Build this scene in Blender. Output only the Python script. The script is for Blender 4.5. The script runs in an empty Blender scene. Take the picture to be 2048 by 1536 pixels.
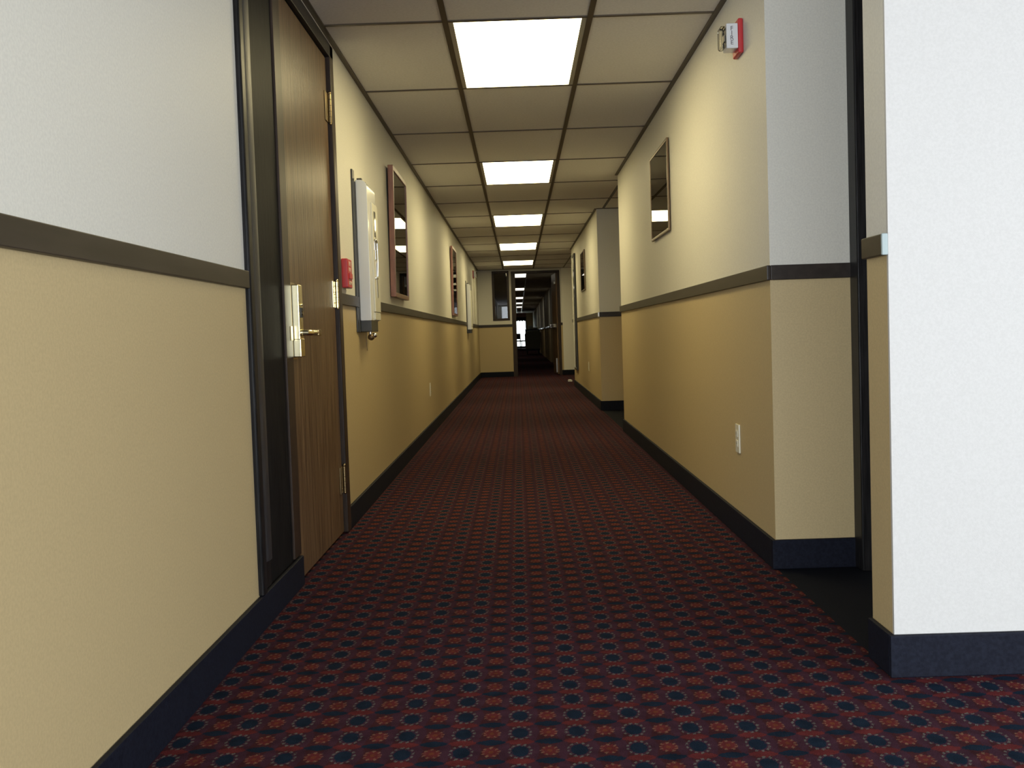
import bpy, bmesh, math, random
from mathutils import Vector, Matrix
random.seed(7)
S = bpy.context.scene
COL = S.collection

# ------------------------------------------------------------------ camera
H_CAM, F_PX = 0.8555, 2122.7
YAW, PITCH, ROLL = 0.00749, -0.04655, 0.03285
def unrot(X, Y, Z):
    c, s = math.cos(PITCH), math.sin(PITCH); Y, Z = c*Y - s*Z, s*Y + c*Z
    c, s = math.cos(YAW), math.sin(YAW); X, Y = c*X - s*Y, s*X + c*Y
    return Vector((X, Y, Z))
c_, s_ = math.cos(ROLL), math.sin(ROLL)
fwd, right, up = unrot(0, 1, 0), unrot(c_, 0, -s_), unrot(s_, 0, c_)
cam = bpy.data.cameras.new('camera'); camo = bpy.data.objects.new('camera', cam); COL.objects.link(camo)
m = Matrix((right, up, -fwd)).transposed().to_4x4(); m.translation = Vector((0, 0, H_CAM)); camo.matrix_world = m
cam.sensor_width = 36; cam.lens = F_PX/2048*36; cam.clip_start = 0.02; cam.clip_end = 300
S.camera = camo

# ------------------------------------------------------------------ light + exposure
S.view_settings.view_transform = 'Standard'; S.view_settings.look = 'None'
S.view_settings.gamma = 1; S.view_settings.use_curve_mapping = False
S.view_settings.exposure = 0.0
w = bpy.data.worlds.new('world'); S.world = w; w.use_nodes = True
w.node_tree.nodes['Background'].inputs[0].default_value = (0.9, 0.96, 1, 1)
w.node_tree.nodes['Background'].inputs[1].default_value = 4.0
def area(name, loc, rot, sx, sy, radiance, col):
    l = bpy.data.lights.new(name, 'AREA'); l.shape = 'RECTANGLE'; l.size = sx; l.size_y = sy
    l.energy = radiance*math.pi*sx*sy; l.color = col
    o = bpy.data.objects.new(name, l); COL.objects.link(o); o.location = loc; o.rotation_euler = rot
    return o
DAY = (0.86, 0.93, 1.0)
# the lobby's two big windows in the wall behind the camera (their daylight)
area('window_daylight', (1.05, -3.93, 1.225), (math.radians(90), 0, 0), 3.5, 1.75, 8.5, DAY)
area('window_daylight', (-2.4, -3.93, 1.05), (math.radians(90), 0, 0), 2.2, 1.4, 30, DAY)
area('window_daylight', (4.5, -1.2, .95), (0, math.radians(90), 0), 1.3, 4.4, 12, DAY)
TUBE = (1.0, 0.85, 0.46)          # warm fluorescent tint of the ceiling panels
TUBE_STRENGTH = 11.0
FAR_TUBE_STRENGTH = 2.2

# ------------------------------------------------------------------ materials
class N:
    """tiny expression wrapper over math nodes"""
    def __init__(s, nt, sock): s.nt, s.s = nt, sock
    def _m(s, op, o=None, o2=None):
        n = s.nt.nodes.new('ShaderNodeMath'); n.operation = op
        s.nt.links.new(s.s, n.inputs[0])
        for i, q in ((1, o), (2, o2)):
            if q is None: continue
            if isinstance(q, N): s.nt.links.new(q.s, n.inputs[i])
            else: n.inputs[i].default_value = q
        return N(s.nt, n.outputs[0])
    def __add__(s, o): return s._m('ADD', o)
    def __sub__(s, o): return s._m('SUBTRACT', o)
    def __mul__(s, o): return s._m('MULTIPLY', o)
    def __truediv__(s, o): return s._m('DIVIDE', o)
    def lt(s, o): return s._m('LESS_THAN', o)
    def gt(s, o): return s._m('GREATER_THAN', o)
    def mod(s, o): return s._m('FLOORED_MODULO', o)
    def abs(s): return s._m('ABSOLUTE')
    def sin(s): return s._m('SINE')
    def sqrt(s): return s._m('SQRT')
    def atan2(s, o): return s._m('ARCTAN2', o)
    def floor(s): return s._m('FLOOR')
def mat(name, col, rough=0.5, metal=0.0, spec=0.5, coat=0.0, emis=None, estr=0.0):
    mt = bpy.data.materials.new(name); mt.use_nodes = True
    b = mt.node_tree.nodes['Principled BSDF']
    b.inputs['Base Color'].default_value = (*col, 1); b.inputs['Roughness'].default_value = rough
    b.inputs['Metallic'].default_value = metal; b.inputs['Specular IOR Level'].default_value = spec
    b.inputs['Coat Weight'].default_value = coat; b.inputs['Coat Roughness'].default_value = 0.12
    if emis:
        b.inputs['Emission Color'].default_value = (*emis, 1); b.inputs['Emission Strength'].default_value = estr
    return mt
def tex(mt, kind, scale, c1, c2, lo=0.35, hi=0.65, stretch=(1, 1, 1), bump=0.0, bscale=None, detail=4):
    nt = mt.node_tree; b = nt.nodes['Principled BSDF']
    tc = nt.nodes.new('ShaderNodeTexCoord'); mp = nt.nodes.new('ShaderNodeMapping')
    mp.inputs['Scale'].default_value = stretch
    nt.links.new(tc.outputs['Object'], mp.inputs[0])
    n = nt.nodes.new('ShaderNodeTexNoise'); n.inputs['Scale'].default_value = scale; n.inputs['Detail'].default_value = detail
    nt.links.new(mp.outputs[0], n.inputs['Vector'])
    r = nt.nodes.new('ShaderNodeValToRGB'); r.color_ramp.elements[0].position = lo; r.color_ramp.elements[1].position = hi
    r.color_ramp.elements[0].color = (*c1, 1); r.color_ramp.elements[1].color = (*c2, 1)
    nt.links.new(n.outputs[0], r.inputs[0]); nt.links.new(r.outputs[0], b.inputs['Base Color'])
    if bump:
        n2 = nt.nodes.new('ShaderNodeTexNoise'); n2.inputs['Scale'].default_value = bscale or scale; n2.inputs['Detail'].default_value = 3
        nt.links.new(mp.outputs[0], n2.inputs['Vector'])
        bp = nt.nodes.new('ShaderNodeBump'); bp.inputs['Strength'].default_value = bump; bp.inputs['Distance'].default_value = 0.002
        nt.links.new(n2.outputs[0], bp.inputs['Height']); nt.links.new(bp.outputs[0], b.inputs['Normal'])
    return mt
M = {}
M['cream'] = tex(mat('cream_wallpaper', (.6, .58, .5), .55, spec=.35), 0, 160, (.64, .62, .55), (.70, .68, .60), bump=.12, bscale=320)
M['tan'] = tex(mat('tan_wallpaper', (.4, .32, .2), .48, spec=.4), 0, 160, (.47, .365, .195), (.52, .405, .215), bump=.12, bscale=320)
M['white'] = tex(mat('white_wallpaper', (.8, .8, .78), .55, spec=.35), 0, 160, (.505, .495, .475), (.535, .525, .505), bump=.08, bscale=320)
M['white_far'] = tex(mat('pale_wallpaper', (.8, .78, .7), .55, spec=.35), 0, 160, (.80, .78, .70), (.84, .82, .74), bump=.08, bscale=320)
M['tile'] = tex(mat('ceiling_tile', (.6, .57, .5), .9, spec=.2), 0, 90, (.72, .70, .67), (.78, .76, .73), bump=.3, bscale=260)
M['grid'] = mat('brown_grid', (.075, .055, .032), .45, spec=.4)
M['rail'] = tex(mat('brown_rail', (.10, .07, .045), .42, spec=.3), 0, 40, (.024, .018, .014), (.036, .027, .021), stretch=(1, .1, 1))
M['base'] = tex(mat('navy_base', (.016, .02, .038), .6, spec=.12), 0, 120, (.005, .006, .012), (.009, .011, .020), bump=.15, bscale=300)
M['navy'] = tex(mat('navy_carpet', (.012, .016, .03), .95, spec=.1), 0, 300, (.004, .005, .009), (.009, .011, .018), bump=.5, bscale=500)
M['black_wood'] = tex(mat('black_stained_wood', (.012, .011, .012), .38, spec=.15), 0, 30, (.006, .0055, .006), (.018, .017, .017), stretch=(6, 6, .25), bump=.25, bscale=60)
M['panel_black'] = tex(mat('panel_black', (.012, .011, .012), .5, spec=.04), 0, 30, (.006, .006, .007), (.016, .015, .015), stretch=(6, 6, .25), bump=.2, bscale=60)
M['sheen_wood'] = tex(mat('black_sheen_wood', (.012, .012, .014), .42, spec=.9), 0, 30, (.010, .010, .012), (.026, .026, .030), stretch=(6, 6, .25), bump=.5, bscale=60)
M['brown_wood'] = tex(mat('dark_brown_trim', (.05, .03, .02), .4, spec=.2), 0, 30, (.026, .017, .012), (.05, .032, .022), stretch=(6, 6, .3))
M['door_wood'] = tex(mat('oak_door', (.14, .08, .045), .34, spec=.2), 0, 9, (.085, .048, .026), (.19, .118, .062), stretch=(7, 7, .35), bump=.9, bscale=22, detail=8)
M['brass'] = mat('polished_brass', (.96, .86, .55), .22, metal=1)
M['brass_old'] = mat('antique_brass', (.36, .27, .14), .28, metal=1)
M['chrome'] = mat('chrome', (.75, .75, .75), .12, metal=1)
M['steel'] = mat('brushed_steel', (.55, .54, .52), .3, metal=1)
M['gap'] = mat('dark_gap', (.01, .01, .01), .8)
M['white_enamel'] = mat('white_enamel', (.72, .73, .74), .25, coat=.4)
M['cream_enamel'] = mat('cream_enamel', (.62, .60, .50), .35)
M['dark_board'] = mat('dark_backboard', (.03, .028, .02), .4)
M['glass_dark'] = mat('dark_plastic_window', (.03, .03, .03), .06, coat=.6)
M['red'] = mat('red_plastic', (.50, .03, .035), .35)
M['redframe'] = tex(mat('red_brown_frame', (.16, .05, .03), .32), 0, 40, (.20, .085, .055), (.27, .115, .075), stretch=(1, 1, .2))
M['copper'] = mat('bronze_frame', (.15, .10, .055), .35, metal=.7)
M['ivory'] = mat('ivory_plastic', (.72, .68, .54), .35)
M['slot'] = mat('outlet_slot', (.03, .03, .03), .5)
M['letters_grey'] = mat('grey_letters', (.12, .10, .11), .5)
M['letters_white'] = mat('cream_letters', (.75, .6, .45), .5)
M['mat_board'] = mat('mat_board', (.30, .28, .23), .8)
M['fixture'] = mat('fixture_frame', (.42, .40, .33), .4)
M['paper'] = mat('white_scrap', (.75, .75, .72), .7)
M['gloss_rail'] = mat('glossy_rail', (.04, .03, .02), .10, spec=.5)
M['cart'] = mat('olive_canvas', (.22, .22, .15), .8)
M['cart_dark'] = mat('cart_frame', (.012, .012, .012), .5)
M['linen'] = mat('folded_linen', (.35, .36, .30), .9)
M['chair_red'] = mat('chair_maroon', (.10, .03, .028), .7)
M['header'] = mat('header_brown', (.30, .15, .10), .6)
M['valance'] = mat('valance_cloth', (.04, .04, .045), .9)
M['chip'] = mat('pale_chip', (.35, .42, .42), .6)
M['rubber'] = mat('black_rubber', (.01, .01, .01), .7)

def thin_glass(name, tint=(.9, .92, .9), rough=.01):
    mt = bpy.data.materials.new(name); mt.use_nodes = True; nt = mt.node_tree; nt.nodes.clear()
    o = nt.nodes.new('ShaderNodeOutputMaterial'); mx = nt.nodes.new('ShaderNodeMixShader')
    t = nt.nodes.new('ShaderNodeBsdfTransparent'); t.inputs[0].default_value = (*tint, 1)
    g = nt.nodes.new('ShaderNodeBsdfGlossy'); g.inputs['Roughness'].default_value = rough
    f = nt.nodes.new('ShaderNodeFresnel'); f.inputs[0].default_value = 1.52
    nt.links.new(f.outputs[0], mx.inputs[0]); nt.links.new(t.outputs[0], mx.inputs[1]); nt.links.new(g.outputs[0], mx.inputs[2])
    nt.links.new(mx.outputs[0], o.inputs[0]); return mt
M['glass'] = thin_glass('thin_glass')
M['glass_smoke'] = thin_glass('smoked_glass', (.55, .56, .55))
def emitter(name, col, st):
    mt = bpy.data.materials.new(name); mt.use_nodes = True; nt = mt.node_tree; nt.nodes.clear()
    o = nt.nodes.new('ShaderNodeOutputMaterial'); e = nt.nodes.new('ShaderNodeEmission')
    e.inputs[0].default_value = (*col, 1); e.inputs[1].default_value = st
    nt.links.new(e.outputs[0], o.inputs[0]); return mt
M['tube'] = emitter('lit_diffuser', TUBE, TUBE_STRENGTH)
M['tube_far'] = emitter('lit_diffuser_far', (1, .93, .75), FAR_TUBE_STRENGTH)
def artwork(name, top, mid, low, seed):
    mt = mat(name, mid, .6); nt = mt.node_tree; b = nt.nodes['Principled BSDF']
    tc = nt.nodes.new('ShaderNodeTexCoord'); sp = nt.nodes.new('ShaderNodeSeparateXYZ'); nt.links.new(tc.outputs['Generated'], sp.inputs[0])
    n = nt.nodes.new('ShaderNodeTexNoise'); n.inputs['Scale'].default_value = 5; n.inputs['Detail'].default_value = 6
    mp = nt.nodes.new('ShaderNodeMapping'); mp.inputs['Location'].default_value = (seed, seed*2, 0)
    nt.links.new(tc.outputs['Generated'], mp.inputs[0]); nt.links.new(mp.outputs[0], n.inputs['Vector'])
    h = N(nt, sp.outputs[2]) + (N(nt, n.outputs[0]) - .5)*.45
    r = nt.nodes.new('ShaderNodeValToRGB'); e = r.color_ramp.elements
    e[0].position = .2; e[0].color = (*low, 1); e[1].position = .9; e[1].color = (*top, 1)
    q = e.new(.5); q.color = (*mid, 1); q = e.new(.42); q.color = (*[v*.6 for v in low], 1)
    nt.links.new(h.s, r.inputs[0]); nt.links.new(r.outputs[0], b.inputs['Base Color']); return mt
M['art1'] = artwork('muted_print_a', (.20, .19, .14), (.16, .15, .11), (.03, .028, .03), 1)
M['art2'] = artwork('muted_print_b', (.10, .10, .08), (.12, .07, .05), (.14, .13, .15), 4)
M['art3'] = artwork('muted_print_c', (.17, .13, .10), (.12, .10, .085), (.16, .12, .08), 9)
M['art4'] = artwork('muted_print_d', (.05, .035, .025), (.08, .05, .04), (.04, .03, .025), 13)

def carpet():
    mt = mat('patterned_carpet', (.05, .02, .02), .95, spec=.04); nt = mt.node_tree; b = nt.nodes['Principled BSDF']
    g = nt.nodes.new('ShaderNodeNewGeometry'); sp = nt.nodes.new('ShaderNodeSeparateXYZ'); nt.links.new(g.outputs['Position'], sp.inputs[0])
    wn = nt.nodes.new('ShaderNodeTexNoise'); wn.inputs['Scale'].default_value = 220; nt.links.new(g.outputs['Position'], wn.inputs['Vector'])
    wob = (N(nt, wn.outputs[0]) - .5)*.013
    X = N(nt, sp.outputs[0]) + wob; Y = N(nt, sp.outputs[1]) + wob*1.3
    TX, TY = .1218, .1013
    xa = (X - .098 + TX/2).mod(TX) - TX/2; xb = (X - .098).mod(TX) - TX/2
    ya = (Y - 2.143 + TY/2).mod(TY) - TY/2; yb = (Y - 2.143).mod(TY) - TY/2
    def ell(x, y, rx, ry): return ((x/rx)*(x/rx) + (y/ry)*(y/ry)).sqrt()
    def lens(x, y, rx, ry): return (x/rx).abs() + (y/ry)*(y/ry)
    rgb = nt.nodes.new('ShaderNodeRGB'); rgb.outputs[0].default_value = (.050, .0150, .0185, 1)
    cur = rgb.outputs[0]
    def over(mask, col):
        nonlocal cur
        mx = nt.nodes.new('ShaderNodeMix'); mx.data_type = 'RGBA'
        nt.links.new(mask.s, mx.inputs[0]); nt.links.new(cur, mx.inputs[6]); mx.inputs[7].default_value = (*col, 1); cur = mx.outputs[2]
    NAVY, RED, DOT, PUR, ORANGE = (.009, .018, .034), (.112, .021, .022), (.115, .105, .095), (.050, .020, .034), (.14, .040, .020)
    # purple ribbons between the columns
    over((((X - .098)*(2*math.pi/(TX/2)) - 1.2).sin()*.8 + (Y*(2*math.pi/TY)).sin()*.25).gt(.35)*.8, PUR)
    over(lens(xa, yb, .030, .0175).lt(1), RED)
    over(lens(xb, yb, .030, .0165).lt(1), NAVY)
    ea = ell(xa, ya, .0178, .0275); over(ell(xa, ya, .0245, .034).lt(1), PUR)
    th = (ya*.7).atan2(xa)
    over(ea.gt(1.15)*ea.lt(1.42)*((th*12).sin().gt(.0)), DOT)
    over(ea.lt(1), NAVY)
    eb = ell(xb, ya, .0180, .024); tb = ya.atan2(xb)
    over(eb.lt(1.0), RED)
    over(eb.gt(.72)*eb.lt(1.1)*((tb*9).sin().gt(.35)), (.17, .085, .055))
    over(eb.lt(.3), ORANGE)
    # pile speckle
    n = nt.nodes.new('ShaderNodeTexNoise'); n.inputs['Scale'].default_value = 420; n.inputs['Detail'].default_value = 2
    nt.links.new(g.outputs['Position'], n.inputs['Vector'])
    k = N(nt, n.outputs[0])*.9 + .36
    n3 = nt.nodes.new('ShaderNodeTexNoise'); n3.inputs['Scale'].default_value = 26; n3.inputs['Detail'].default_value = 1
    nt.links.new(g.outputs['Position'], n3.inputs['Vector']); k = k*(N(nt, n3.outputs[0])*.9 + .55)
    vm = nt.nodes.new('ShaderNodeVectorMath'); vm.operation = 'SCALE'; nt.links.new(cur, vm.inputs[0]); nt.links.new(k.s, vm.inputs['Scale'])
    nt.links.new(vm.outputs[0], b.inputs['Base Color'])
    bp = nt.nodes.new('ShaderNodeBump'); bp.inputs['Strength'].default_value = .4; bp.inputs['Distance'].default_value = .003
    nt.links.new(n.outputs[0], bp.inputs['Height']); nt.links.new(bp.outputs[0], b.inputs['Normal'])
    return mt
M['carpet'] = carpet()

# ------------------------------------------------------------------ mesh helpers
class MB:
    def __init__(s): s.bm = bmesh.new(); s.mats = []
    def _mi(s, m):
        if m not in s.mats: s.mats.append(m)
        return s.mats.index(m)
    def box(s, x0, x1, y0, y1, z0, z1, m, bevel=0, seg=2):
        t = bmesh.new()
        bmesh.ops.create_cube(t, size=1, matrix=Matrix.Translation(((x0+x1)/2, (y0+y1)/2, (z0+z1)/2)) @ Matrix.Diagonal((abs(x1-x0), abs(y1-y0), abs(z1-z0), 1)))
        if bevel: bmesh.ops.bevel(t, geom=t.edges[:], offset=bevel, segments=seg, profile=.5, affect='EDGES')
        return s.merge(t, m, smooth=bool(bevel))
    def tube(s, pts, r, m, n=14, caps=True):
        t = bmesh.new(); rings = []
        rs = r if isinstance(r, (list, tuple)) else [r]*len(pts)
        pts = [Vector(p) for p in pts]
        for i, p in enumerate(pts):
            d = (pts[min(i+1, len(pts)-1)] - pts[max(i-1, 0)]).normalized()
            a = d.orthogonal().normalized() if i == 0 else (pa - d*pa.dot(d)).normalized()
            pa = a; b = d.cross(a)
            rings.append([t.verts.new(p + (a*math.cos(2*math.pi*k/n) + b*math.sin(2*math.pi*k/n))*rs[i]) for k in range(n)])
        for i in range(len(rings)-1):
            for k in range(n): t.faces.new((rings[i][k], rings[i][(k+1) % n], rings[i+1][(k+1) % n], rings[i+1][k]))
        if caps: t.faces.new(rings[0][::-1]); t.faces.new(rings[-1])
        return s.merge(t, m, smooth=True)
    def prism(s, poly, axis, a0, a1, m, bevel=0):
        """extrude a 2D polygon along an axis; poly coordinates are the two other axes in xyz order"""
        t = bmesh.new()
        def P(p, a): return {'x': (a, p[0], p[1]), 'y': (p[0], a, p[1]), 'z': (p[0], p[1], a)}[axis]
        v0 = [t.verts.new(P(p, a0)) for p in poly]; v1 = [t.verts.new(P(p, a1)) for p in poly]
        t.faces.new(v0); t.faces.new(v1[::-1])
        for i in range(len(poly)): j = (i+1) % len(poly); t.faces.new((v0[j], v0[i], v1[i], v1[j]))
        bmesh.ops.recalc_face_normals(t, faces=t.faces)
        if bevel: bmesh.ops.bevel(t, geom=t.edges[:], offset=bevel, segments=2, profile=.5, affect='EDGES')
        return s.merge(t, m, smooth=bool(bevel))
    def sphere(s, c, r, m, sc=(1, 1, 1)):
        t = bmesh.new(); bmesh.ops.create_uvsphere(t, u_segments=20, v_segments=12, radius=r, matrix=Matrix.Translation(c) @ Matrix.Diagonal((*sc, 1)))
        return s.merge(t, m, smooth=True)
    def merge(s, t, m, smooth=False):
        mi = s._mi(m)
        for f in t.faces: f.material_index = mi; f.smooth = smooth
        me = bpy.data.meshes.new('tmp'); t.to_mesh(me); t.free(); s.bm.from_mesh(me); bpy.data.meshes.remove(me); return s
    def build(s, name, parent=None, origin=None):
        if origin is None and parent is not None: origin = parent.matrix_world.translation.copy()
        if origin is not None: bmesh.ops.translate(s.bm, verts=s.bm.verts, vec=-Vector(origin))
        me = bpy.data.meshes.new(name); s.bm.to_mesh(me); s.bm.free()
        for m in s.mats: me.materials.append(M[m])
        if hasattr(me, 'set_sharp_from_angle'): me.set_sharp_from_angle(angle=math.radians(40))
        o = bpy.data.objects.new(name, me); COL.objects.link(o)
        if any(f.use_smooth for f in me.polygons): wn = o.modifiers.new('weighted', 'WEIGHTED_NORMAL'); wn.keep_sharp = True; wn.weight = 100
        if parent is not None:
            o.parent = parent
            o.matrix_world = Matrix.Translation(parent.matrix_world.translation); o.location = (0, 0, 0)
        elif origin is not None: o.location = origin
        return o
def tag(o, label=None, cat=None, group=None, kind=None):
    for k, v in (('label', label), ('category', cat), ('group', group), ('kind', kind)):
        if v: o[k] = v
    return o
def thing(name, loc, label, cat, group=None):
    o = bpy.data.objects.new(name, None); COL.objects.link(o); o.location = loc; o.empty_display_size = .1
    o.matrix_world = Matrix.Translation(loc); return tag(o, label, cat, group)
def sub(mb, name, parent, root):
    """a sub-part: parent is a part whose own location is the root's origin"""
    o = mb.build(name, None, origin=root.matrix_world.translation.copy()); o.parent = parent; o.location = (0, 0, 0); return o
def struct(name, loc=None):
    o = bpy.data.objects.new(name, None); COL.objects.link(o); o.location = loc or (0, 0, 0)
    o.matrix_world = Matrix.Translation(loc or (0, 0, 0)); o['kind'] = 'structure'; return o
def sbuild(mb, name, label=None):
    o = mb.build(name); o['kind'] = 'structure'
    if label: o['label'] = label
    return o
def text_mesh(name, body, size, mname, mtx, depth=.0006):
    cu = bpy.data.curves.new(name, 'FONT'); cu.body = body; cu.size = size; cu.extrude = depth; cu.align_x = 'CENTER'; cu.align_y = 'CENTER'
    cu.space_line = .85
    t = bpy.data.objects.new(name, cu); COL.objects.link(t)
    dg = bpy.context.evaluated_depsgraph_get(); me = bpy.data.meshes.new_from_object(t.evaluated_get(dg))
    bpy.data.objects.remove(t); bpy.data.curves.remove(cu)
    me.transform(mtx); me.materials.clear(); me.materials.append(M[mname])
    o = bpy.data.objects.new(name, me); COL.objects.link(o); return o
def put_text(o, parent, root):
    o.data.transform(Matrix.Translation(-root.matrix_world.translation)); o.parent = parent; o.location = (0, 0, 0); return o

# ------------------------------------------------------------------ dimensions
XL, XR, H = -.7944, .8832, 2.179
XB = 1.187                     # back of the door recesses
YN = 2.535                     # white wall face by the camera
Y1A, Y1B = 2.69, 3.718         # first recess
Y2A, Y2B = 9.067, 11.50        # second recess
Y3 = 17.0                      # right wall ends, side hall begins
YF = 21.60                     # cross wall with the double width opening
YE = 67.0                      # far end of the second corridor
YL = 1.15                      # left wall begins (lobby before it)
YB = -4.0                      # lobby back wall
Y0, TL = 4.520, 1.2192         # ceiling grid
XG = -.2654; TW = .6096
ZR0, ZR1, ZB = 1.015, 1.0665, .1035
ZM = 1.04
DF0, DF1 = 3.112, 4.742        # left door frame
ZD = 2.145

# ------------------------------------------------------------------ floor
mb = MB(); mb.box(-5, XR+.001, YB, YF+.06, -.08, 0, 'carpet'); mb.box(XR+.001, 5, YB, YN+.05, -.08, 0, 'carpet')
mb.box(XR+.001, 3.2, Y3, YF+.06, -.08, 0, 'carpet'); mb.box(-.9, 1.3, YF+.06, YE+.2, -.08, 0, 'carpet')
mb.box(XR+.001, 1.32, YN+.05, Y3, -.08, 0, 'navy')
sbuild(mb, 'floor', 'maroon carpet with rows of navy ovals and red flowers')

# ------------------------------------------------------------------ ceiling and its grid
mb = MB(); mb.box(-5, 5, YB, YF+.06, H, H+.08, 'tile'); mb.box(-1.0, 1.4, YF+.06, YE+.2, H, H+.08, 'tile')
ceil = sbuild(mb, 'ceiling', 'off-white lay-in ceiling tiles in a brown metal grid')
g = MB(); b = .012; gz0, gz1 = H-.006, H+.001
for k in (0, 1): g.box(XG+k*TW-b, XG+k*TW+b, YB, YF, gz0, gz1, 'grid')
g.box(XG+2*TW-b, XG+2*TW+b, Y2A-.1, Y2B, gz0, gz1, 'grid'); g.box(XG+2*TW-b, XG+2*TW+b, Y3, YF, gz0, gz1, 'grid')
g.box(XL, XL+.022, YL, YF, gz0-.001, gz1, 'grid')                       # wall angles
for a, c in ((YN, Y1A), (Y1B, Y2A), (Y2B, Y3)): g.box(XR-.022, XR, a, c, gz0-.001, gz1, 'grid')
g.box(XR, XB, Y2B-.022, Y2B, gz0-.001, gz1, 'grid'); g.box(XR, XB, Y1B-.022, Y1B, gz0-.001, gz1, 'grid')
g.box(XL, XB+.3, YF-.022, YF, gz0-.001, gz1, 'grid')
for i in range(-6, 15):
    y = Y0 + i*TL
    if y > YF-.05: continue
    x1 = XR if not (Y2A < y < Y2B) else XB
    if y < YN or y > Y3: x1 = 3
    g.box(XL if y > YL else -4, x1, y-b*.75, y+b*.75, gz0+.001, gz1, 'grid')
o = g.build('ceiling_grid'); o.parent = ceil; o['label'] = 'brown metal ceiling grid'
g = MB()
for x in (-.055, .225): g.box(x-.006, x+.006, YF+.2, YE, gz0+.002, gz1, 'steel')
o = g.build('ceiling_grid'); o.parent = ceil; o['label'] = 'bright metal grid bars in the far corridor'

# ------------------------------------------------------------------ walls
def two_tone(mb, x0, x1, y0, y1, z1=H):
    mb.box(x0, x1, y0, y1, 0, ZM, 'tan'); mb.box(x0, x1, y0, y1, ZM, z1, 'cream')
T = .12
mb = MB()
two_tone(mb, XL-T, XL, YL, DF0+.01); two_tone(mb, XL-T, XL, DF1-.01, YF)
mb.box(XL-T, XL, DF0, DF1, ZD-.005, H, 'cream')
mb.box(-5, XL-T, YL, YL+T, 0, H, 'cream')
sbuild(mb, 'wall_left', 'left corridor wall, cream above a tan wainscot')
mb = MB()
mb.box(XR, 4.6, YN, YN+.01, 0, H, 'white')                 # white end wall beside the camera
two_tone(mb, XR, 4.6, YN+.01, Y1A)
two_tone(mb, XB, XB+T, Y1A, Y1A+.08); mb.box(XB, XB+T, Y1A+.08, Y1B-.01, 2.10, H, 'cream')
two_tone(mb, XR, XB+T, Y1B, Y2A)
two_tone(mb, XB, XB+T, Y2A, Y2A+.55); two_tone(mb, XB, XB+T, Y2A+1.55, Y2B); mb.box(XB, XB+T, Y2A+.55, Y2A+1.55, 2.10, H, 'cream')
two_tone(mb, XR, XB+T, Y2B, Y3)
mb.box(3.0, 3.1, Y3, YF, 0, H, 'cream'); mb.box(XB+T, 3.1, Y3-.1, Y3, 0, H, 'cream')
sbuild(mb, 'wall_right', 'right corridor wall with door recesses, cream above tan')
# cross wall
WX0, WX1, WZ0, WZ1 = -.503, -.158, 1.145, 2.147
DX0, DX1, DZ = -.115, .868, 2.13
mb = MB()
two_tone(mb, XL-T, WX0, YF, YF+T)
mb.box(WX0, DX0, YF, YF+T, 0, ZM, 'tan'); mb.box(WX0, WX1, YF, YF+T, ZM, WZ0, 'cream'); mb.box(WX0, WX1, YF, YF+T, WZ1, H, 'cream')
mb.box(WX1, DX0, YF, YF+T, ZM, H, 'cream'); mb.box(DX0, DX1, YF, YF+T, DZ, H, 'cream')
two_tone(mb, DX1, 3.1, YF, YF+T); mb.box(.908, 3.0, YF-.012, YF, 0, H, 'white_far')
sbuild(mb, 'wall_far', 'cross wall at the corridor end around an open doorway')
# lobby shell behind the camera
mb = MB()
mb.box(-5, -3.5, YB-.1, YB, 0, H, 'cream'); mb.box(-1.3, -.7, YB-.1, YB, 0, H, 'cream'); mb.box(2.8, 5, YB-.1, YB, 0, H, 'cream')
for a, c in ((-3.5, -1.3), (-.7, 2.8)): mb.box(a, c, YB-.1, YB, 0, .35, 'cream'); mb.box(a, c, YB-.1, YB, 2.1, H, 'cream'); mb.box(a, c, YB-.08, YB-.04, .35, 2.1, 'white')
sbuild(mb, 'wall_back')
mb = MB(); mb.box(-5.1, -5, YB, YL+T, 0, H, 'cream'); mb.box(4.6, 4.7, YB, YN+.1, 0, H, 'cream'); sbuild(mb, 'wall_lobby')
# second corridor beyond the doorway
XF = .95; YC0 = YF+T
mb = MB()
mb.box(-.92, -.80, YC0, YE, 0, H, 'tan')
sbuild(mb, 'wall_corridor_left')
mb = MB(); segs = [(YC0, 24.6), (26.2, 29.6), (31.2, 36.5), (38.1, 43.5), (45.2, 51), (53, YE)]
for a, c in segs: two_tone(mb, XF, XF+.3, a, c)
for (a, c), (d, e) in zip(segs[:-1], segs[1:]): mb.box(XF+.22, XF+.3, c, d, 0, H, 'brown_wood')
sbuild(mb, 'wall_corridor_right')
mb = MB(); EX0, EX1 = -.30, .52
mb.box(-.92, EX0, YE, YE+.1, 0, H, 'tan'); mb.box(EX1, 1.3, YE, YE+.1, 0, H, 'tan'); mb.box(EX0, EX1, YE, YE+.1, 1.93, H, 'header')
sbuild(mb, 'wall_end')

# ------------------------------------------------------------------ chair rails
mb = MB(); rt = .014
def rail(mb, x0, x1, y0, y1, m='rail'): mb.box(x0, x1, y0, y1, ZR0, ZR1, m, .003)
rail(mb, XL, XL+rt, YL, DF0); rail(mb, XL, XL+rt, DF1, 5.255); rail(mb, XL, XL+rt, 5.62, YF)
sbuild(mb, 'trim_1', 'brown chair rail along the left wall')
mb = MB()
rail(mb, XR-rt, XR, YN+.009, Y1A+.0); rail(mb, XR-rt, XR, Y1B-rt, Y2A); rail(mb, XR-rt, XR, Y2B-rt+.1, Y3)
rail(mb, XR, XB-.02, Y1B-rt, Y1B); rail(mb, XR, XB-.02, Y2B-rt, Y2B)
rail(mb, XB-rt, XB, Y2A, Y2A+.50); rail(mb, XB-rt, XB, Y2A+1.6, Y2B-rt)
t2 = sbuild(mb, 'trim_2', 'brown chair rail along the right wall')
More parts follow.
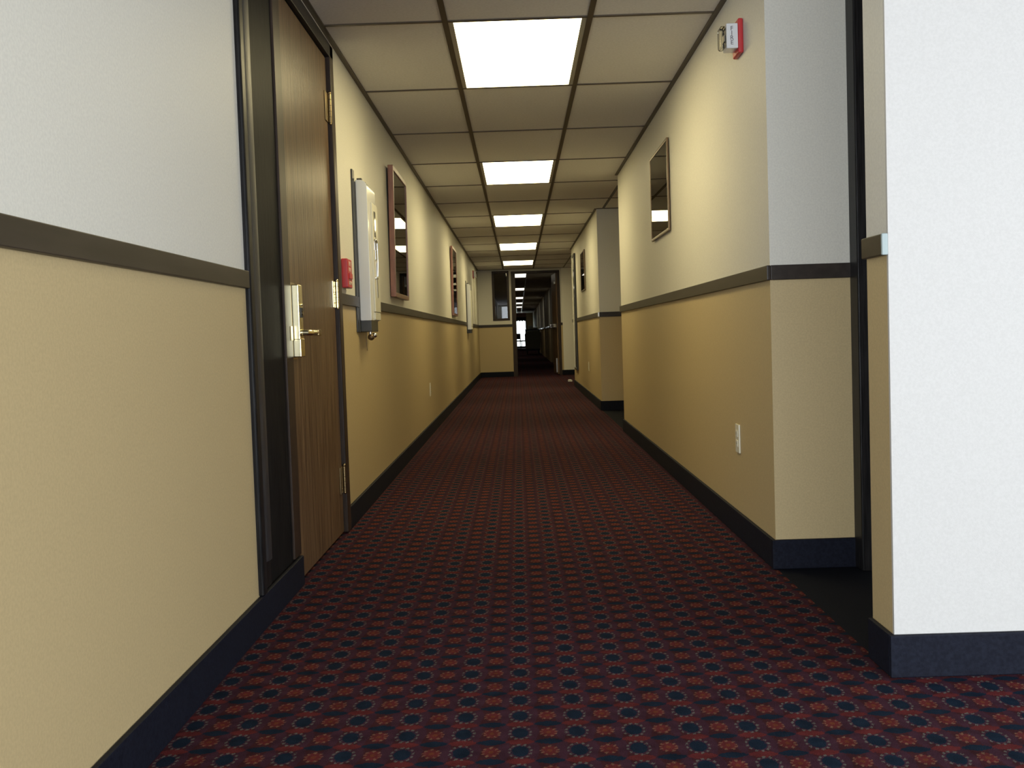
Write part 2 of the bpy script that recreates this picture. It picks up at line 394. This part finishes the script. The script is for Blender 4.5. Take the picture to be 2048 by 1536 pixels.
mb = MB(); rail(mb, XR-rt-.001, XR, YN-.002, YN+.009, 'chip'); rail(mb, XR-rt-.001, XR, Y2B-rt-.001, Y2B+.10, 'steel')
o = mb.build('rail_end'); o.parent = t2; o['label'] = 'worn pale tip of the chair rail at the wall corner'
mb = MB(); rail(mb, XL, DX0-.0, YF-rt, YF); rail(mb, DX1+.002, .908, YF-rt, YF)
sbuild(mb, 'trim_3', 'dark chair rail on the far cross wall')
mb = MB()
for a, c in segs: rail(mb, XF-.03, XF, a+.05, c, 'gloss_rail')
sbuild(mb, 'trim_4', 'glossy dark rail in the far corridor')

# ------------------------------------------------------------------ baseboards (navy cove base)
bt = .014
def bb(mb, x0, x1, y0, y1): mb.box(x0, x1, y0, y1, 0, ZB, 'base', .004)
mb = MB(); bb(mb, XL, XL+bt, YL, 3.705); bb(mb, XL, XL+bt, DF1, YF)
sbuild(mb, 'baseboard_left', 'navy baseboard along the left wall')
mb = MB()
bb(mb, XR-bt, XR, YN, Y1A); bb(mb, XR-bt, 4.6, YN-bt, YN); bb(mb, XR-bt, XR, Y1B, Y2A); bb(mb, XR-bt, XB-.012, Y1B-bt, Y1B)
bb(mb, XR-bt, XB, Y2B-bt, Y2B); bb(mb, XR-bt, XR, Y2B, Y3); bb(mb, XB-bt, XB, Y2A, Y2A+.5); bb(mb, XB-bt, XB, Y2A+1.6, Y2B); bb(mb, XR, XB, Y1A, Y1A+bt)
sbuild(mb, 'baseboard_right', 'navy baseboard along the right wall and its recesses')
mb = MB(); bb(mb, XL, DX0, YF-bt, YF); bb(mb, DX1+.003, 3, YF-bt-.012, YF-.012)
sbuild(mb, 'baseboard_far', 'dark baseboard on the far cross wall')

# ------------------------------------------------------------------ left door with its dark frame
def hinge(root, y, z0, z1, x, m, ysgn=1):
    h = MB(); zc = (z0+z1)/2
    h.box(x, x+.0035, y-.070, y-.004, z0, z1, m, .001)  # leaf plate made wider, its extra width imitates glare
    for k in range(5):
        za = z0 + (z1-z0)*k/5
        h.tube([(x+.009, y+.004, za+.0008), (x+.009, y+.004, za+(z1-z0)/5-.0008)], .0075, m, 12)
    h.sphere((x+.009, y+.004, z1+.004), .0075, m); h.sphere((x+.009, y+.004, z0-.003), .006, m)
    for k in (-1, 0, 1): h.sphere((x+.0035, y-.026+.006*k, zc+k*(z1-z0)*.33), .003, 'brass_old', (.5, 1, 1))
    return h.build('hinge', root)
D1 = struct('door_1', (XL, DF0, 0)); D1['label'] = 'brown wood door with brass card lock and wide black side panel'
JY0, JY1 = 3.612, 3.718; LY0, LY1 = 3.724, 4.650
c = MB(); co = .016
c.prism([(XL-.02, DF0), (XL+.010, DF0), (XL+.014, DF0+.004), (XL+.016, DF0+.010), (XL+.017, DF0+.040), (XL+.013, DF0+.050), (XL-.02, DF0+.052)], 'z', ZB+.002, ZD, 'black_wood', .0015)   # near casing
c.prism([(XL-.008+.026*math.cos(t*math.pi/18), DF0+.098+.052*math.sin(t*math.pi/18)) for t in range(36)], 'z', ZB+.09, ZD-.062, 'sheen_wood')      # broad half-round, added to catch a bluish daylight sheen
c.box(XL-.03, XL+.004, DF0+.050, DF0+.150, ZB+.002, ZB+.09, 'black_wood', .003)
c.box(XL-.03, XL+co, DF0+.1, DF1, ZD-.062, ZD, 'black_wood', .006)               # head
c.box(XL-.03, XL+co, LY1+.012, DF1, .004, ZD, 'brown_wood', .006, 3)             # far casing
c.build('door_frame', D1)
c = MB(); c.box(XL-.03, XL-.004, DF0+.02, JY1, .01, ZD-.06, 'panel_black'); o = c.build('side_panel', D1); o['label'] = 'glossy black side panel'
c = MB(); c.box(XL-.03, XL+.004, JY0, JY1, ZB+.002, ZD-.06, 'brown_wood', .004, 3); c.build('jamb_post', D1)
c = MB(); c.box(XL-.045, XL-.003, LY0, LY1, .012, 2.078, 'door_wood', .0015); leaf = c.build('door_leaf', D1); leaf['label'] = 'brown wood-grain door leaf'
c = MB(); c.box(XL-.055, XL-.046, JY1-.1, DF1-.03, 0, 2.09, 'gap'); c.build('gap_shade_sheet', D1)  # near-black sheet behind the leaf, standing in for shade in its gaps
for z0, z1, mm in ((1.800, 1.925, 'brass_old'), (.998, 1.112, 'brass'), (.185, .300, 'brass_old')): hinge(D1, LY1+.006, z0, z1, XL-.002, mm)
# card lock: tall brass housing, thicker bottom block, lever
xl = XL-.003
c = MB(); c.box(xl, xl+.032, 3.728, 3.790, .858, 1.056, 'brass', .004, 3); c.box(xl, xl+.034, 3.727, 3.793, .800, .866, 'brass', .004, 3)
c.box(xl, xl+.004, 3.722, 3.800, .792, 1.064, 'brass_old', .001)
lock = c.build('card_lock', D1); lock['label'] = 'tall polished brass card lock housing'
c = MB(); c.box(xl+.031, xl+.036, 3.742, 3.776, .940, .975, 'slot', .001); c.sphere((xl+.034, 3.759, .985), .005, 'brass'); c.tube([(xl+.03, 3.759, .955), (xl+.040, 3.759, .955)], .008, 'brass_old'); sub(c, 'keyhole', lock, D1)
c = MB(); c.tube([(xl+.03, 3.760, .886), (xl+.052, 3.760, .886), (xl+.060, 3.772, .886), (xl+.061, 3.80, .886), (xl+.061, 3.87, .886)], [.012, .012, .011, .010, .010], 'brass')
c.box(xl+.048, xl+.072, 3.868, 3.920, .874, .898, 'brass_old', .004); sub(c, 'lever', lock, D1)
c = MB(); c.box(XL+.004, XL+.0065, JY1-.035, JY1-.002, .86, .91, 'brass_old', .001); c.build('strike_plate', D1)

# ------------------------------------------------------------------ recess doors (right)
def recess_door(name, y0, y1, label, hy=None):
    r = struct(name, (XB, y0, 0)); r['label'] = label
    c = MB(); cw = .085
    c.box(XB-.028, XB+.03, y0, y0+cw, 0, 2.13, 'black_wood', .006, 3); c.box(XB-.028, XB+.03, y1-cw, y1, 0, 2.13, 'black_wood', .006, 3)
    c.box(XB-.016, XB+.03, y0+cw, y1-cw, 2.05, 2.13, 'black_wood', .006, 3); c.build('door_frame', r)
    c = MB(); c.box(XB+.01, XB+.05, y0+cw, y1-cw, .01, 2.05, 'door_wood'); c.build('door_leaf', r)
    c = MB(); yy = y0+cw+.07; c.box(XB+.002, XB+.01, yy-.03, yy+.03, .8, 1.06, 'brass', .002); c.tube([(XB+.005, yy, .9), (XB-.045, yy, .9), (XB-.05, yy+.12, .9)], .009, 'brass'); c.build('card_lock', r)
recess_door('door_2', Y1A+.01, Y1B-.004, 'black door casing deep in the near right recess')
recess_door('door_3', Y2A+.55, Y2A+1.55, 'door in the second right recess')

# ------------------------------------------------------------------ doorway in the cross wall
D4 = struct('door_4', (DX0, YF, 0)); D4['label'] = 'dark framed doorway in the far cross wall with its leaf swung open'
c = MB(); c.box(DX0, DX0+.085, YF-.016, YF+T+.01, 0, DZ, 'brown_wood', .004); c.box(DX1-.05, DX1, YF-.016, YF+T+.01, 0, DZ, 'brown_wood', .004)
c.box(DX0+.085, DX1-.05, YF-.016, YF+T+.01, DZ-.045, DZ, 'brown_wood', .004); c.build('door_frame', D4)
ang = math.radians(86)
hx, hy = DX1-.055, YF+T+.03
def leafm(c, u0, u1, v0, v1, z0, z1, m, bev=0):
    t = MB(); t.box(-u1, -u0, v0, v1, z0, z1, m, bev)
    R = Matrix.Translation((hx, hy, 0)) @ Matrix.Rotation(-ang, 4, 'Z'); bmesh.ops.transform(t.bm, matrix=R, verts=t.bm.verts); 
    me = bpy.data.meshes.new('t'); t.bm.to_mesh(me)
    n0 = len(c.bm.faces); c.bm.from_mesh(me); c.bm.faces.ensure_lookup_table()
    mi = c._mi(m)
    for f in c.bm.faces[n0:]: f.material_index = mi
c = MB(); leafm(c, 0, .86, -.02, .02, .015, DZ-.05, 'door_wood'); l4 = c.build('door_leaf', D4)
c = MB(); leafm(c, .04, .82, -.075, -.045, .99, 1.03, 'steel', .004); leafm(c, .02, .10, -.08, -.02, .975, 1.045, 'chrome', .004); leafm(c, .76, .84, -.08, -.02, .975, 1.045, 'chrome', .004); sub(c, 'panic_bar', l4, D4)
c = MB(); leafm(c, .05, .26, -.05, -.02, 1.86, 1.91, 'steel', .004); sub(c, 'door_closer', l4, D4)
c = MB(); leafm(c, .04, .07, -.05, -.02, .05, .34, 'steel', .003); sub(c, 'hold_open_foot', l4, D4)

# window in the cross wall
W1 = struct('window_1', (WX0, YF, WZ0)); W1['label'] = 'tall dark-framed window beside the far doorway'
c = MB(); fw = .045
c.box(WX0, WX1, YF-.014, YF+T, WZ0, WZ0+fw, 'brown_wood', .003); c.box(WX0, WX1, YF-.014, YF+T, WZ1-fw, WZ1, 'brown_wood', .003)
c.box(WX0, WX0+fw, YF-.014, YF+T, WZ0+fw, WZ1-fw, 'brown_wood', .003); c.box(WX1-fw, WX1, YF-.014, YF+T, WZ0+fw, WZ1-fw, 'brown_wood', .003); c.build('window_frame', W1)
c = MB(); c.box(WX0+fw-.005, WX1-fw+.005, YF+.03, YF+.036, WZ0+fw-.005, WZ1-fw+.005, 'glass_smoke'); c.build('pane', W1)
# glass door at the very end
W2 = struct('window_2', (EX0, YE, 0)); W2['label'] = 'bright glazed exit at the far end of the second corridor'
c = MB()
for a, d in ((EX0, EX0+.05), (EX1-.05, EX1)): c.box(a, d, YE-.02, YE+.08, 0, 1.93, 'brown_wood')
c.box(EX0+.05, EX1-.05, YE-.02, YE+.08, 1.86, 1.93, 'brown_wood'); c.box(EX0+.05, EX1-.05, YE-.02, YE+.08, 0, .10, 'brown_wood'); c.build('window_frame', W2)
c = MB(); c.box(EX0+.05, EX1-.05, YE+.03, YE+.036, .10, 1.86, 'glass'); c.build('pane', W2)
v = thing('curtain_valance', (EX0, YE-.10, 1.70), 'dark scalloped valance hanging over the bright glazed exit', 'valance')
poly = [(EX0, 1.93), (EX0, 1.72)]; n = 5; wv = (EX1-EX0)/n
for k in range(n):
    for q in range(1, 9): a = math.pi*q/8; poly.append((EX0 + wv*k + wv*(q/8), 1.72 + .055*0 - .05*math.sin(a) + .0))
poly.append((EX1, 1.93))
c = MB(); c.prism(poly, 'y', YE-.10, YE-.07, 'valance'); c.build('cloth', v)
c = MB(); c.tube([(EX0-.05, YE-.085, 1.94), (EX1+.05, YE-.085, 1.94)], .015, 'brass_old'); c.build('rod', v)

# ------------------------------------------------------------------ ceiling lights
def ceiling_light(x0, x1, y0, y1, label, group, tube, fr=.03):
    cx, cy = (x0+x1)/2, (y0+y1)/2
    r = thing('ceiling_light', (cx, cy, H), label, 'ceiling light', group)
    c = MB()
    z0, z1 = H-.004, H+.0
    c.box(x0, x0+fr, y0, y1, z0, z1, 'fixture'); c.box(x1-fr, x1, y0, y1, z0, z1, 'fixture')
    c.box(x0+fr, x1-fr, y0, y0+fr*.3, z0, z1, 'fixture'); c.box(x0+fr, x1-fr, y1-fr*.3, y1, z0, z1, 'fixture'); c.build('frame', r)
    c = MB(); c.box(x0+fr, x1-fr, y0+fr*.3, y1-fr*.3, H-.003, H-.0005, tube); c.build('diffuser', r); return r
lab = ['nearest of the lit ceiling panels, large at the top of the view', 'second lit ceiling panel from the camera', 'middle of the five lit panels in the near corridor ceiling',
       'fourth lit ceiling panel, before the last one near the cross wall', 'lit ceiling panel right before the far cross wall']
for k in range(5):
    ya = Y0 + 3*k*TL
    ceiling_light(XG+.012, XG+TW-.012, ya+.010, ya+TL-.010, lab[k], 'lit panels in the near corridor ceiling', 'tube', .022)
lab2 = ['first small lit ceiling panel seen through the open doorway', 'second small lit panel beyond the doorway', 'third small lit panel beyond the doorway', 'fourth small lit panel beyond the doorway', 'farthest small lit panel, near the bright exit']
for k, (ya, yb) in enumerate(((23.3, 24.8), (30.5, 32.1), (37.9, 39.8), (44.5, 46.4), (50.6, 52.8))):
    ceiling_light(-.05, .22, ya, yb, lab2[k], 'small lit panels beyond the doorway', 'tube_far', .006)

# ------------------------------------------------------------------ framed pictures
def picture(wall, y0, y1, z0, z1, d, label, fm, am, tilt=.012, fw=.028):
    s = 1 if wall < 0 else -1; X = wall
    r = thing('framed_picture', (X, (y0+y1)/2, z0), label, 'framed picture', None)
    c = MB()
    def bx(a0, a1, *rest):
        xa, xb = X+s*a0, X+s*a1; c.box(min(xa, xb), max(xa, xb), *rest)
    b0 = .004
    bx(b0, d, y0, y1, z0, z0+fw, fm, .003); bx(b0, d, y0, y1, z1-fw, z1, fm, .003)
    bx(b0, d, y0, y0+fw, z0+fw-.002, z1-fw+.002, fm, .003); bx(b0, d, y1-fw, y1, z0+fw-.002, z1-fw+.002, fm, .003); o1 = c.build('frame', r)
    c = MB(); bx(d*.35, d*.5, y0+fw-.003, y1-fw+.003, z0+fw-.003, z1-fw+.003, am); o2 = c.build('print', r)
    c = MB(); mw = .055 if y1-y0 > .5 else .03
    for a in ((y0+fw-.003, y0+fw+mw, z0+fw, z1-fw), (y1-fw-mw, y1-fw+.003, z0+fw, z1-fw), (y0+fw+mw, y1-fw-mw, z0+fw, z0+fw+mw), (y0+fw+mw, y1-fw-mw, z1-fw-mw, z1-fw)):
        bx(d*.5, d*.58, *a, 'mat_board')
    o3 = c.build('mat_board', r)
    c = MB(); bx(d*.78, d*.84, y0+fw-.003, y1-fw+.003, z0+fw-.003, z1-fw+.003, 'glass'); o4 = c.build('glass', r)
    r.rotation_euler = (0, 0, 0)
    if tilt: r.rotation_euler = (0, s*tilt, 0)
    return r
picture(XL, 6.66, 7.46, 1.117, 1.937, .038, 'wide red-brown framed picture on the left wall beside the white cabinet', 'redframe', 'art1', .012)
picture(XL, 12.80, 13.62, 1.110, 1.945, .030, 'reddish framed picture farther along the left wall', 'redframe', 'art2', .008)
picture(XR, 6.03, 6.80, 1.415, 1.935, .017, 'thin bronze-framed picture on the near right wall reflecting a ceiling light', 'copper', 'art3', .0, .016)
picture(XR, 13.62, 14.40, 1.395, 1.915, .017, 'small dark-framed picture on the right wall past the second recess', 'copper', 'art4', .0, .016)

# tall narrow mirror near the end of the right wall
r = thing('wall_mirror', (XR, 16.1, .29), 'tall narrow dark-edged mirror near the far end of the right wall', 'mirror')
c = MB(); fw = .03
c.box(XR-.03, XR-.002, 15.80, 15.80+fw, .29, 2.03, 'dark_board', .003); c.box(XR-.03, XR-.002, 16.45-fw, 16.45, .29, 2.03, 'cream_enamel', .003)
c.box(XR-.03, XR-.002, 15.80+fw, 16.45-fw, .29, .29+fw, 'dark_board', .003); c.box(XR-.03, XR-.002, 15.80+fw, 16.45-fw, 2.03-fw, 2.03, 'dark_board', .003); c.build('frame', r)
c = MB(); c.box(XR-.02, XR-.014, 15.80+fw-.003, 16.45-fw+.003, .29+fw-.003, 2.03-fw+.003, 'chrome'); c.build('glass', r)

# ------------------------------------------------------------------ white wall cabinets (left wall)
def cabinet(y0, y1, z0, z1, label, detail=True):
    r = thing('wall_cabinet', (XL, (y0+y1)/2, z0), label, 'wall cabinet', None)
    c = MB(); c.box(XL, XL+.009, y0-.062, y0-.004, z0-.056, z1+.045, 'dark_board', .002); c.box(XL, XL+.012, y0-.02, y1-.05, z0-.056, z1-.01, 'dark_board', .002)  # narrow dark strip beside the cover, dark board behind it
    for yy in (y0+.03, y0+.16): c.box(XL+.015, XL+.04, yy, yy+.03, z1-.002, z1+.012, 'dark_board', .002)
    c.build('dark_strip_and_board', r)
    c = MB(); c.box(XL+.010, XL+.066, y0+.005, y1-.05, z0-.055, z0+.01, 'dark_board', .004); c.build('lower_box', r)
    # white cover: rounded upper corner, profile in the x-z plane extruded along y
    d0, d1 = .012, .068
    prof = [(XL+d0, z0), (XL+d1, z0)] + [(XL+d1-.035+.035*math.cos(a), z1-.035+.035*math.sin(a)) for a in [math.pi/2*k/8 for k in range(9)]] + [(XL+d0, z1)]
    c = MB(); c.prism(prof, 'y', y0, y1, 'white_enamel', .004); cov = c.build('cover', r)
    c = MB(); c.box(XL+.066, XL+.078, y0+.10, y1-.004, z0+.045, z1-.10, 'cream_enamel', .004)
    c.box(XL+.066, XL+.076, y0+.10, y1-.004, z0+.004, z0+.042, 'cream_enamel', .003); fr = c.build('front_panel', r)
    if detail:
        c = MB(); zz = z0+.5*(z1-z0)
        c.box(XL+.077, XL+.080, y0+.15, y1-.10, z1-.27, z1-.14, 'glass_dark', .001); sub(c, 'window', fr, r)
        c = MB(); c.box(XL+.077, XL+.081, y0+.13, y1-.06, z1-.34, z1-.28, 'chrome', .003)
        c.box(XL+.077, XL+.084, y0+.14, y0+.17, zz-.04, zz+.05, 'chrome', .003); c.tube([(XL+.081, y0+.20, zz-.12), (XL+.084, y0+.20, zz-.05), (XL+.084, y0+.20, zz+.05)], .004, 'chrome')
        c.box(XL+.077, XL+.084, y0+.12, y1-.10, zz-.135, zz-.125, 'chrome', .002); c.sphere((XL+.085, y0+.13, zz+.06), .008, 'steel'); sub(c, 'latch', fr, r)
        c = MB(); c.box(XL+.077, XL+.079, y0+.17, y0+.215, z0+.12, z0+.30, 'steel', .0008); sub(c, 'strip', fr, r)
        c = MB(); c.sphere((XL+.058, y0+.03, z0-.082), .017, 'copper'); c.sphere((XL+.072, y0+.055, z0-.073), .013, 'chrome')
        c.tube([(XL+.055, y0+.03, z0-.056), (XL+.055, y0+.03, z0-.09)], .008, 'steel')
        c.tube([(XL+.035, y0+.03, z0-.056), (XL+.033, y0+.03, z0-.09), (XL+.036, y0+.03, z0-.15)], .0018, 'copper'); c.build('hose_fitting', r)
    return r
cabinet(5.285, 5.585, .948, 1.645, 'white rounded wall cabinet with chrome latch by the brown door')
cabinet(16.52, 16.95, .955, 1.665, 'distant pale wall cabinet near the end of the left wall', False)

# ------------------------------------------------------------------ fire alarm devices
r = thing('fire_pull_station', (XL, 4.84, 1.09), 'red fire alarm pull station on the left wall by the brass hinge', 'fire alarm')
c = MB(); c.box(XL, XL+.030, 4.835, 4.955, 1.093, 1.226, 'red', .005, 3); body = c.build('housing', r)
c = MB(); c.box(XL+.030, XL+.036, 4.86, 4.935, 1.135, 1.16, 'red', .002); c.build('handle', r)
Rx = Matrix(((0, 0, 1, 0), (1, 0, 0, 0), (0, 1, 0, 0), (0, 0, 0, 1)))     # text x->+Y, y->+Z, faces +X
def on_left(body, size, y, z, x): return text_mesh('lettering', body, size, 'letters_white', Matrix.Translation((x, y, z)) @ Rx)
put_text(on_left('FIRE', .030, 4.895, 1.203, XL+.0305), body, r)
put_text(on_left('PULL', .026, 4.895, 1.176, XL+.0305), body, r)
put_text(on_left('DOWN', .024, 4.895, 1.115, XL+.0305), body, r)

def strobe(wall, y0, y1, z0, z1, label, letters=True):
    s = 1 if wall < 0 else -1
    r = thing('fire_alarm_strobe', (wall, (y0+y1)/2, z0), label, 'fire alarm', None)
    def bx(c, a0, a1, *rest): xa, xb = wall+s*a0, wall+s*a1; c.box(min(xa, xb), max(xa, xb), *rest)
    c = MB(); bx(c, 0, .020, y0, y1, z0, z1, 'red', .006, 3); c.build('housing', r)
    c = MB(); bx(c, .0195, .063, y0+.004, y1-.03, z0+.018, z1-.018, 'white_enamel', .003); nb = c.build('bezel', r)
    c = MB(); bx(c, .063, .085, y0+.010, y1-.036, z0+.022, z1-.024, 'glass_clear', .009, 3); c.build('lens', r)
    c = MB(); bx(c, .064, .068, y0+.025, y1-.05, z0+.05, z0+.075, 'steel', .001); c.build('flash_tube', r)
    if letters:
        Rn = Matrix(((1, 0, 0, 0), (0, 0, -1, 0), (0, 1, 0, 0), (0, 0, 0, 1)))   # faces -Y
        for k, ch in enumerate('FIRE'):
            put_text(text_mesh('lettering', ch, .023, 'letters_grey', Matrix.Translation((wall+s*.043, y0+.0035, z1-.038-.0175*k)) @ Rn), nb, r)
    return r
M['glass_clear'] = thin_glass('clear_lens', (.86, .85, .80), .05)
strobe(XR, 4.055, 4.165, 1.888, 2.017, 'red and white fire strobe marked FIRE high on the right wall')
strobe(XL, 19.30, 19.55, 1.90, 2.04, 'tiny distant red strobe high on the left wall by the cross wall', False)
c = MB(); c.box(XL, XL+.022, 19.50, 19.56, ZR1, 1.905, 'ivory', .003); o = c.build('conduit', origin=Vector((XL, 19.53, ZR1)))
tag(o, 'pale vertical wiring conduit under the distant red strobe', 'conduit')

# ------------------------------------------------------------------ outlets
def outlet(wall, yc, zc, label):
    s = 1 if wall < 0 else -1
    r = thing('wall_outlet', (wall, yc, zc-.057), label, 'outlet', 'wall outlets')
    def bx(c, a0, a1, *rest): xa, xb = wall+s*a0, wall+s*a1; c.box(min(xa, xb), max(xa, xb), *rest)
    c = MB(); bx(c, 0, .006, yc-.036, yc+.036, zc-.058, zc+.058, 'ivory', .002); c.build('cover_plate', r)
    for dz in (-.02, .02):
        c = MB(); bx(c, .006, .009, yc-.016, yc+.016, zc+dz-.014, zc+dz+.014, 'ivory', .002)
        for dy in (-.006, .006): bx(c, .009, .0094, yc+dy-.001, yc+dy+.001, zc+dz-.004, zc+dz+.006, 'slot')
        c.build('socket', r)
    return r
outlet(XR, 4.315, .403, 'ivory wall outlet low on the near right wall')
outlet(XL, 9.345, .395, 'ivory wall outlet low on the left wall below the pictures')
outlet(XR, 13.47, .42, 'ivory wall outlet low on the right wall past the second recess')

# ------------------------------------------------------------------ small things on the floor, far furniture
c = MB(); c.prism([(.84, 18.55), (.915, 18.50), (.905, 18.75), (.86, 18.8)], 'z', 0, .03, 'paper', .004); o = c.build('paper_scrap', origin=Vector((.88, 18.6, 0)))
tag(o, 'white scrap lying on the carpet at the right wall end', 'paper scrap')

r = thing('housekeeping_cart', (.60, 45, 0), 'dark bulky cart parked along the right side of the far corridor', 'cart')
c = MB(); c.box(.30, .90, 44.5, 45.6, .16, .22, 'cart_dark', .01); c.box(.30, .90, 44.5, 44.54, .22, 1.02, 'cart_dark', .01); c.box(.30, .90, 45.56, 45.6, .22, 1.02, 'cart_dark', .01)
c.box(.30, .90, 44.54, 45.56, .55, .58, 'cart_dark', .005); c.box(.28, .92, 44.5, 45.6, 1.02, 1.05, 'cart_dark', .01); c.build('body', r)
c = MB(); c.prism([(.28, .24), (.90, .22), (.93, .9), (.84, 1.0), (.38, .98), (.26, .85)], 'y', 44.1, 44.5, 'cart', .03); c.build('bag', r)
c = MB(); c.box(.42, .60, 44.6, 45.0, 1.05, 1.20, 'linen', .02); c.box(.62, .82, 44.6, 45.1, 1.05, 1.13, 'linen', .02); c.build('linen_stack', r)
for x in (.36, .84):
    for y in (44.6, 45.5):
        c = MB(); c.tube([(x-.02, y, .08), (x+.02, y, .08)], .08, 'rubber', 16); c.box(x-.03, x+.03, y-.01, y+.01, .08, .17, 'cart_dark'); c.build('wheel', r)

def chair(x, y, rz, label):
    r = thing('side_chair', (x, y, 0), label, 'chair', None)
    c = MB(); c.box(x-.24, x+.24, y-.24, y+.24, .42, .49, 'chair_red', .02); c.build('seat', r)
    c = MB(); c.box(x-.23, x+.23, y+.20, y+.25, .56, .90, 'chair_red', .02); c.build('backrest', r)
    for sx in (-1, 1):
        for sy in (-1, 1):
            c = MB(); top = .88 if sy > 0 else .44
            c.box(x+sx*.21-.018, x+sx*.21+.018, y+sy*.21-.018, y+sy*.21+.018, 0, top, 'brown_wood', .004); c.build('leg', r)
    r.rotation_euler = (0, 0, rz)
    return r
chair(.14, 63.2, .9, 'maroon chair silhouetted against the bright exit')
